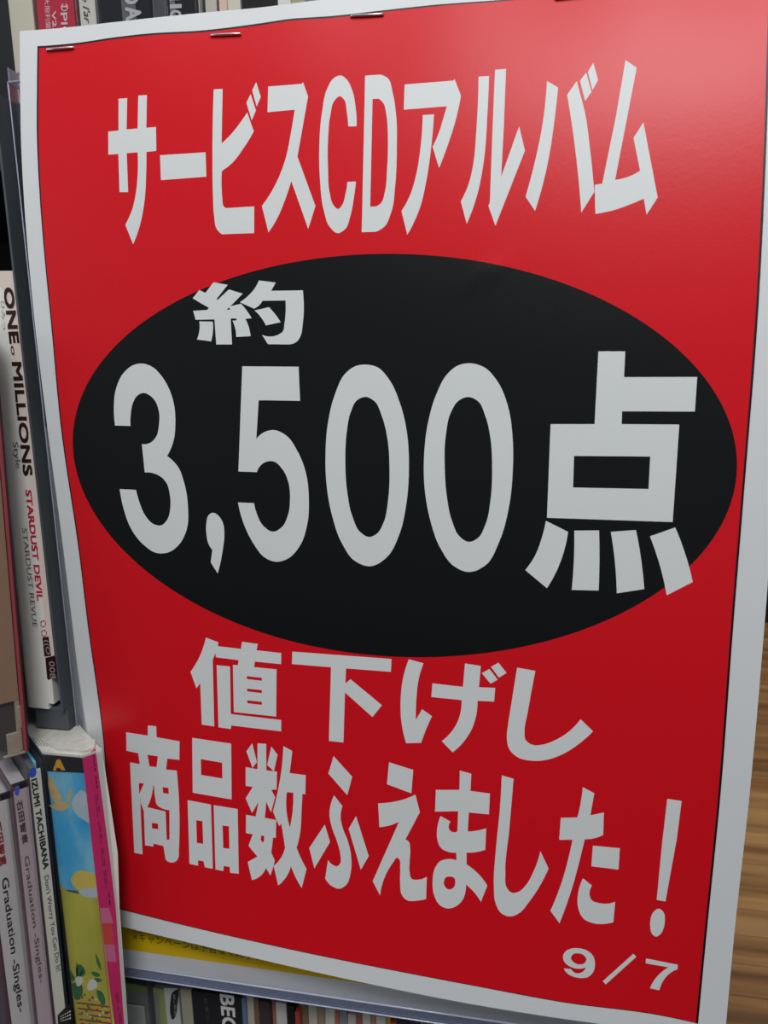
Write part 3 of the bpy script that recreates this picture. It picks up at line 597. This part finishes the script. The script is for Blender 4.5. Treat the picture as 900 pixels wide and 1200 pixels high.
# ------------------------------------------------------------------ top row
YT = 16.0
def topcase(label, x0, x1, card, kind='jewel', **kw):
    """upright item of the top row between pixel columns x0 and x1 read at the height y = 10"""
    bx = lambda x: x+ (570-x)*(118/5440.)
    base = -15.2; p0 = pix(x0, 10, YT); p1 = pix(x1, 10, YT); w = p1[0]-p0[0]
    m = Matrix.Translation((p0[0]*MM+(0), YT*MM, base*MM))
    if kind == 'jewel':
        r = root('cd_case', label, 'cd case', m, G_TOP)
        box('case_shell', (0, 0, 0), (w, 142, 125), m_clear, r, .4); box('spine_card', (.9, .9, 2), (w-.9, 1.5, 123), card, r)
        box('disc_tray', (1.1, 2, 2), (w-1.1, 139, 123), kw.get('tray', m_tray), r, .3)
    else:
        r = root('cd_album', label, 'cd album', m, G_TOP); box('card_sleeve', (0, 0, 0), (w, 139, 125), card, r, .5)
        box('disc', (w*.45, 6, 2), (w*.55, 136, 124.6), m_metal, r, .2)
    return r
m_beige = mat('beige_card', (.60, .58, .46), .5, .4, noise=.05, nscale=70)
r = topcase('thick beige box leaning against the grey bookend, first in the top row', 9.5, 38, m_beige, 'box')
r = topcase('clear case with a crimson spine and white lettering in the top row', 38.3, 88, mat('crimson_spine', (.70, .02, .06), .45, .4), 'jewel', tray=mat('rose_tray', (.7, .2, .24), .4))
m_pt = mat('pale_print', (.95, .80, .78), .5)
text('printed_text', 'PIO', (71, -30+45), (73, 47), 7, YT+.7, m_pt, r, bold=.009)
text('printed_text', 'V2.0', (60.5, 13), (62.5, 44), 4.5, YT+.7, m_pt, r, bold=.01); text('printed_text', '最大限利盤', (51.5, -12), (54.5, 34), 5.5, YT+.7, m_pt, r)
bm = bmesh.new()
for (r0, r1, a0, a1) in ((4.2, 3.0, -1.2, 4.3),):
    c0 = (75.5, 8.5); t = np.linspace(a0, a1, 14)
    va = [bm.verts.new(Vector(pix(c0[0]+r0*math.cos(x), c0[1]+r0*1.15*math.sin(x), YT+.7))*MM) for x in t]
    vb = [bm.verts.new(Vector(pix(c0[0]+r1*math.cos(x), c0[1]+r1*1.15*math.sin(x), YT+.7))*MM) for x in t]
    for j in range(13): bm.faces.new((va[j], va[j+1], vb[j+1], vb[j]))
bm.transform(r.matrix_world.inverted()); bm_obj('ring_mark', bm, m_pt, r)
text('printed_text', 'i', (71.5, 8.5), (79, 8.5), 2.0, YT+.65, m_pt, r)
r = topcase('clear case with a cream spine and handwritten lettering in the top row', 88.3, 113, mat('cream_spine', (.88, .86, .74), .5), 'jewel', tray=m_cream)
text('printed_text', 'le l\'ar', (95, -9), (99.5, 28), 7.5, YT+.7, m_ink, r, shear=.4)
r = topcase('black spined case with silver letters D and A in the top row', 113.3, 178, m_black, 'jewel')
box('grey_band', ((178-150)*0+8.0, .6, 1), (12.6, .85, 124), mat('grey_band', (.17, .17, .17), .4), r)
m_sil = mat('silver_print', (.72, .72, .74), .4)
text('printed_text', 'A', (146.5, 8.5), (147.5, 23), 17, YT+.5, m_sil, r, bold=.009); text('printed_text', 'D', (145, -10), (146, 4.5), 16, YT+.5, m_sil, r, bold=.009)
r = topcase('plain dark grey slim case in the top row beside the silver lettered one', 178.3, 195, mat('dgrey', (.06, .065, .075), .45), 'box')
r = topcase('black case with silver capital letters on a grey band in the top row', 195.3, 228, m_black, 'jewel')
box('grey_band', (.8, .6, 1), (2.4, .85, 124), mat('grey_band2', (.26, .26, .24), .4), r)
text('printed_text', 'III', (198.5, -14), (199, 9), 13, YT+.5, m_sil, r, bold=.009); text('printed_text', 'O', (199, 12), (199.3, 24), 12.5, YT+.5, m_sil, r, bold=.009)
r = topcase('narrow clear case with a white paper spine in the top row', 228.3, 236, mat('wspine', (.8, .78, .72), .4), 'jewel', tray=m_cream)
r = topcase('clear case with an ivory spine in the top row beside the pinkish one', 236.3, 256, mat('ispine', (.8, .77, .66), .45), 'jewel', tray=m_cream)
r = topcase('narrow case with a skin pink spine in the top row', 256.3, 266, mat('pspine', (.78, .55, .46), .45), 'box')
r = topcase('case with a mottled cream spine in the top row', 266.3, 282, mat('cspine', (.7, .67, .56), .45, noise=.3, nscale=120), 'box')
r = topcase('wide black album half hidden by the poster in the top row', 282.3, 325, mat('kspine', (.012, .011, .012), .35), 'box')
r = topcase('white spined case next to the wide black album in the top row', 325.3, 341, mat('wspine2', (.8,.78,.74), .45), 'box')
r = topcase('yellowish case peeking over the poster edge in the top row', 341.3, 358, mat('yspine', (.45, .40, .24), .45), 'box')
r = topcase('grey brown case, last one seen over the poster edge', 358.3, 380, mat('gspine', (.22, .19, .17), .45), 'box')

# ------------------------------------------------------------------ bottom row (seen under the holder)
YB = 16.0
zt = pix(170, 1153, YB)[2]
def botcase(label, x0, x1, col, yref=1190, dz=0, dy=0, kind='box', tray=None):
    p0 = pix(x0, yref, YB+dy); p1 = pix(x1, yref, YB+dy); w = p1[0]-p0[0]
    m = Matrix.Translation((p0[0]*MM, (YB+dy)*MM, (zt-123+dz)*MM)); mt = mat('spine_colour', tuple(min(.88, c*1.3) for c in col), .45, .4)
    if kind == 'jewel':
        r = root('cd_case', label, 'cd case', m, G_BOT)
        box('case_shell', (0, 0, 0), (w, 140, 123), m_clear, r, .4); box('spine_card', (.6, .8, 2), (w-.6, 1.4, 121), mt, r)
        box('disc_tray', (.8, 2, 2), (w-.8, 137, 121), tray or m_tray, r, .3)
    else:
        r = root('cd_album', label, 'cd album', m, G_BOT); box('card_sleeve', (0, 0, 0), (w, 137, 123), mt, r, .3); box('disc', (w*.45, 5, 2), (w*.55, 134, 122.6), m_metal, r, .1)
    return r, w
r, w = botcase('clear case with a lime and white inlay, lowest left under the holder', 138, 213, (.30, .31, .27), kind='jewel', tray=mat('tray_pale', (.36, .38, .34), .35, .5))
Yc = YB+.6
flat('lime_stripe', '140,1150 193,1160 198,1206 189,1206 186,1166 140,1158', Yc, mat('lime_print', (.45, .55, .16), .5), r)
flat('white_panel', '192,1158 208,1158 213,1206 197,1206', Yc-.05, mat('white_panel', (.85, .86, .80), .45), r)
flat('oval_badge', closed('206,1160 207.5,1180 206,1190 202,1195 200,1190 200,1172 202,1163'), Yc-.1, m_ink, r)
text('printed_text', '=-==', (202, 1165), (203.5, 1190), 3, Yc-.15, mat('badge_ink', (.5, .5, .48), .5), r)
bm = bmesh.new(); add_box(bm, (3, -.2, 100), (12.5, .8, 112), .5); add_box(bm, (2.2, -.2, 86), (11, .8, 97), .5); bm_obj('disc_hub', bm, mat('hub_clear', (.55, .57, .53), .2, .6, coat=.6), r)
r, w = botcase('olive grey spine between the white panel case and the BEG album', 213.3, 226, (.30, .29, .22))
r, w = botcase('black album with the large grey letters BEG under the holder', 226.3, 283.5, (.016, .016, .018))
m_bg = mat('beg_grey', (.8, .8, .78), .45)
text('printed_text', 'BEGIN', (257.5, 1164.5), (263, 1232), 15.5, YB-.1, m_bg, r, bold=.009)
text('printed_text', 'ビギン', (239, 1170), (242, 1196), 4, YB-.1, mat('faint_grey', (.12, .12, .12), .5), r)
botcase('thin blue edged case right of the BEG album', 283.8, 288.5, (.10, .16, .26))
cols = [(288.8, 298, (.40, .36, .28), 'cream'), (298.3, 304, (.16, .10, .05), 'brown'), (304.3, 316, (.05, .03, .035), 'charcoal'), (316.3, 323, (.34, .14, .12), 'dusty pink'), (323.3, 336, (.48, .47, .43), 'white'),
        (336.3, 345, (.014, .013, .014), 'black'), (345.3, 351, (.32, .05, .04), 'red'), (351.3, 361, (.17, .13, .08), 'tan brown'), (361.3, 372, (.44, .41, .34), 'ivory'), (372.3, 380, (.24, .19, .13), 'khaki'),
        (380.3, 392, (.50, .48, .42), 'pale'), (392.3, 397, (.44, .12, .08), 'vermilion'), (397.3, 407, (.20, .22, .27), 'slate blue'), (407.3, 417, (.45, .42, .36), 'bone white'), (417.3, 424, (.30, .10, .08), 'brick red'),
        (424.3, 434, (.50, .49, .45), 'chalk white'), (434.3, 440, (.42, .20, .12), 'salmon'), (440.3, 452, (.50, .50, .47), 'bright white'), (452.3, 458, (.40, .30, .05), 'yellow'), (458.3, 464, (.42, .07, .04), 'scarlet'),
        (464.3, 478, (.04, .035, .045), 'near black'), (478.3, 492, (.06, .05, .08), 'dark violet'), (492.3, 506, (.35, .33, .32), 'light grey'), (506.3, 520, (.45, .30, .32), 'rose'), (520.3, 536, (.40, .42, .45), 'pale blue')]
for i, (a, b, c, nm) in enumerate(cols): botcase('blurred %s disc spine under the clear holder, in the row right of BEG' % nm, a, b, c, dz=random.uniform(-3, 1), dy=random.uniform(0, 4))

# ------------------------------------------------------------------ clear holder with the yellow sheet in it
hz0, hz1 = -325.3, -12.5; X0, X1 = -6.3, 212
h = empty('poster_holder', (0, .003, hz0*MM)); tag(h, 'clear plastic holder with a moulded lower edge, hanging behind the red poster', 'holder')
def hbox(n, a, b, mt, bev=0): return box(n, (a[0], a[1]-3, a[2]-hz0), (b[0], b[1]-3, b[2]-hz0), mt, h, bev)
D0, D1 = 1.4, 6.6
hbox('side_wall', (X0, D0, hz0), (X0+.5, D1, hz1), m_wall, .1); hbox('side_wall', (X1-.5, D0, hz0), (X1, D1, hz1), m_wall, .1)
hbox('back_wall', (X0+.5, D1-.5, hz0+.8), (X1-.5, D1, hz1+4), m_wall); 
hbox('bottom_ledge', (X0, D0, hz0), (X1, D1, hz0+.7), m_lip)
hbox('front_lip', (X0, D0-.4, hz0-.2), (X1, D0, hz0+4.2), m_lip)
bm = bmesh.new(); add_tube(bm, [(X0, D0-.5, .2), (X1, D0-.5, .2)], .28, 6); add_tube(bm, [(X0, D0-.5, 4.6), (X1, D0-.5, 4.6)], .42, 6)
o = bm_obj('moulded_edge', bm, m_bead, h, True); o.data.transform(Matrix.Translation((0, -.003, 0)))
bm = bmesh.new(); add_tube(bm, [(X0, D0, 0), (X0, D0, hz1-hz0-.5), (X0, D1, hz1-hz0+3.5)], .22, 6); add_tube(bm, [(X0, D1, 0), (X0, D1, hz1-hz0+3.5)], .2, 6); add_tube(bm, [(X0, D0, hz1-hz0-.5), (18, D0, hz1-hz0-.5)], .3, 6)
o = bm_obj('side_bead', bm, clear('bead_clear', (.75, .75, .82), milky=.6, edge=(.62, .62, .78)), h, True); o.data.transform(Matrix.Translation((0, -.003, 0)))
pb = pix(24, 80, D1); bm = bmesh.new()
add_box(bm, (X0, D0, hz1-hz0-.9), (X0+22, D0+.3, hz1-hz0-.1), .1); add_box(bm, (X0, D1-.3, hz1-hz0+3), (X0+22, D1, hz1-hz0+3.8), .1); add_box(bm, (X0+.1, D0+.3, hz1-hz0-.9), (X0+.4, D1-.3, hz1-hz0+3.6), .05)
bm_obj('top_rim', bm, clear('rim_clear', (.75, .75, .80), milky=.45, edge=(.60, .60, .76)), h).location.y = -.003
# the leaflet in the holder: white sheet with yellow band and small brown print
YS = 5.4
lf = empty('yellow_leaflet', (0, YS*MM, -.30)); tag(lf, 'white leaflet with a yellow band, peeking out under the lower edge of the red poster', 'leaflet'); bpy.context.view_layer.update()
zb = pix(141, 1131, YS)[2]
m_lf = mat('leaflet_white', (.70, .71, .72), .45, .4)
pl = pix(89, 770, YS)
bm = bmesh.new(); xl = 2.4
bm.free()
ed = [pix(x, y, YS) for x, y in ((60, 500), (72, 600), (85, 735), (97.5, 858), (120, 990), (136.5, 1100), (141.5, 1134))]
ed = [(p[0], p[2]+300) for p in ed]; zl = ed[-1][1]; ed += [(208, zl+1.0), (208, ed[0][1])]
bm = bmesh.new(); f = bm.faces.new([bm.verts.new((a*MM, 0, b*MM)) for a, b in ed]); e = bmesh.ops.extrude_face_region(bm, geom=[f])
for v_ in e['geom']:
    if isinstance(v_, bmesh.types.BMVert): v_.co.y += .2*MM
bm_obj('paper_sheet', bm, m_lf, lf)
ybot = pix(138, 1111, YS)[2]
m_yb = mat('print_gold', (.82, .54, .006), .45, .4)
_p = pix(138, 1111, YS); _q = pix(340, 1140, YS); _e = _p+(_q-_p)*((207.5-_p[0])/(_q[0]-_p[0])); _a = pix(131, 1050, YS)
bm = bmesh.new(); f = bm.faces.new([bm.verts.new((x_*MM, -.00005, (z_+300)*MM)) for x_, z_ in ((_p[0], _p[2]), (_e[0], _e[2]), (207.5, _a[2]), (_a[0], _a[2]))]); bm_obj('yellow_band', bm, m_yb, lf)
text('printed_text', '※キャンペーンは予告なく終了する場合', (156, 1101), (340, 1131), 9, YS-.1, mat('brown_print', (.10, .05, .012), .5), lf)

# boards under the lower rows, the tan case's own ledge
zl = min(r_.matrix_world.translation.z for r_ in LOW)/MM-.4
sbox('shelf_board', (-420, -36, zl-5), (3.5, 171.5, zl), m_slate, .6)
sbox('shelf_board', (4, 10, zt-130), (199.5, 171.5, zt-123.2), m_slate, .6)
sbox('divider', (3.6, 14, zt-123), (4.6, 171.5, -230.5), m_slate)
sbox('shelf_board', (-420, 112, TANZ-3.2), (-19.8, 171.5, TANZ-.3), m_slate, .4)
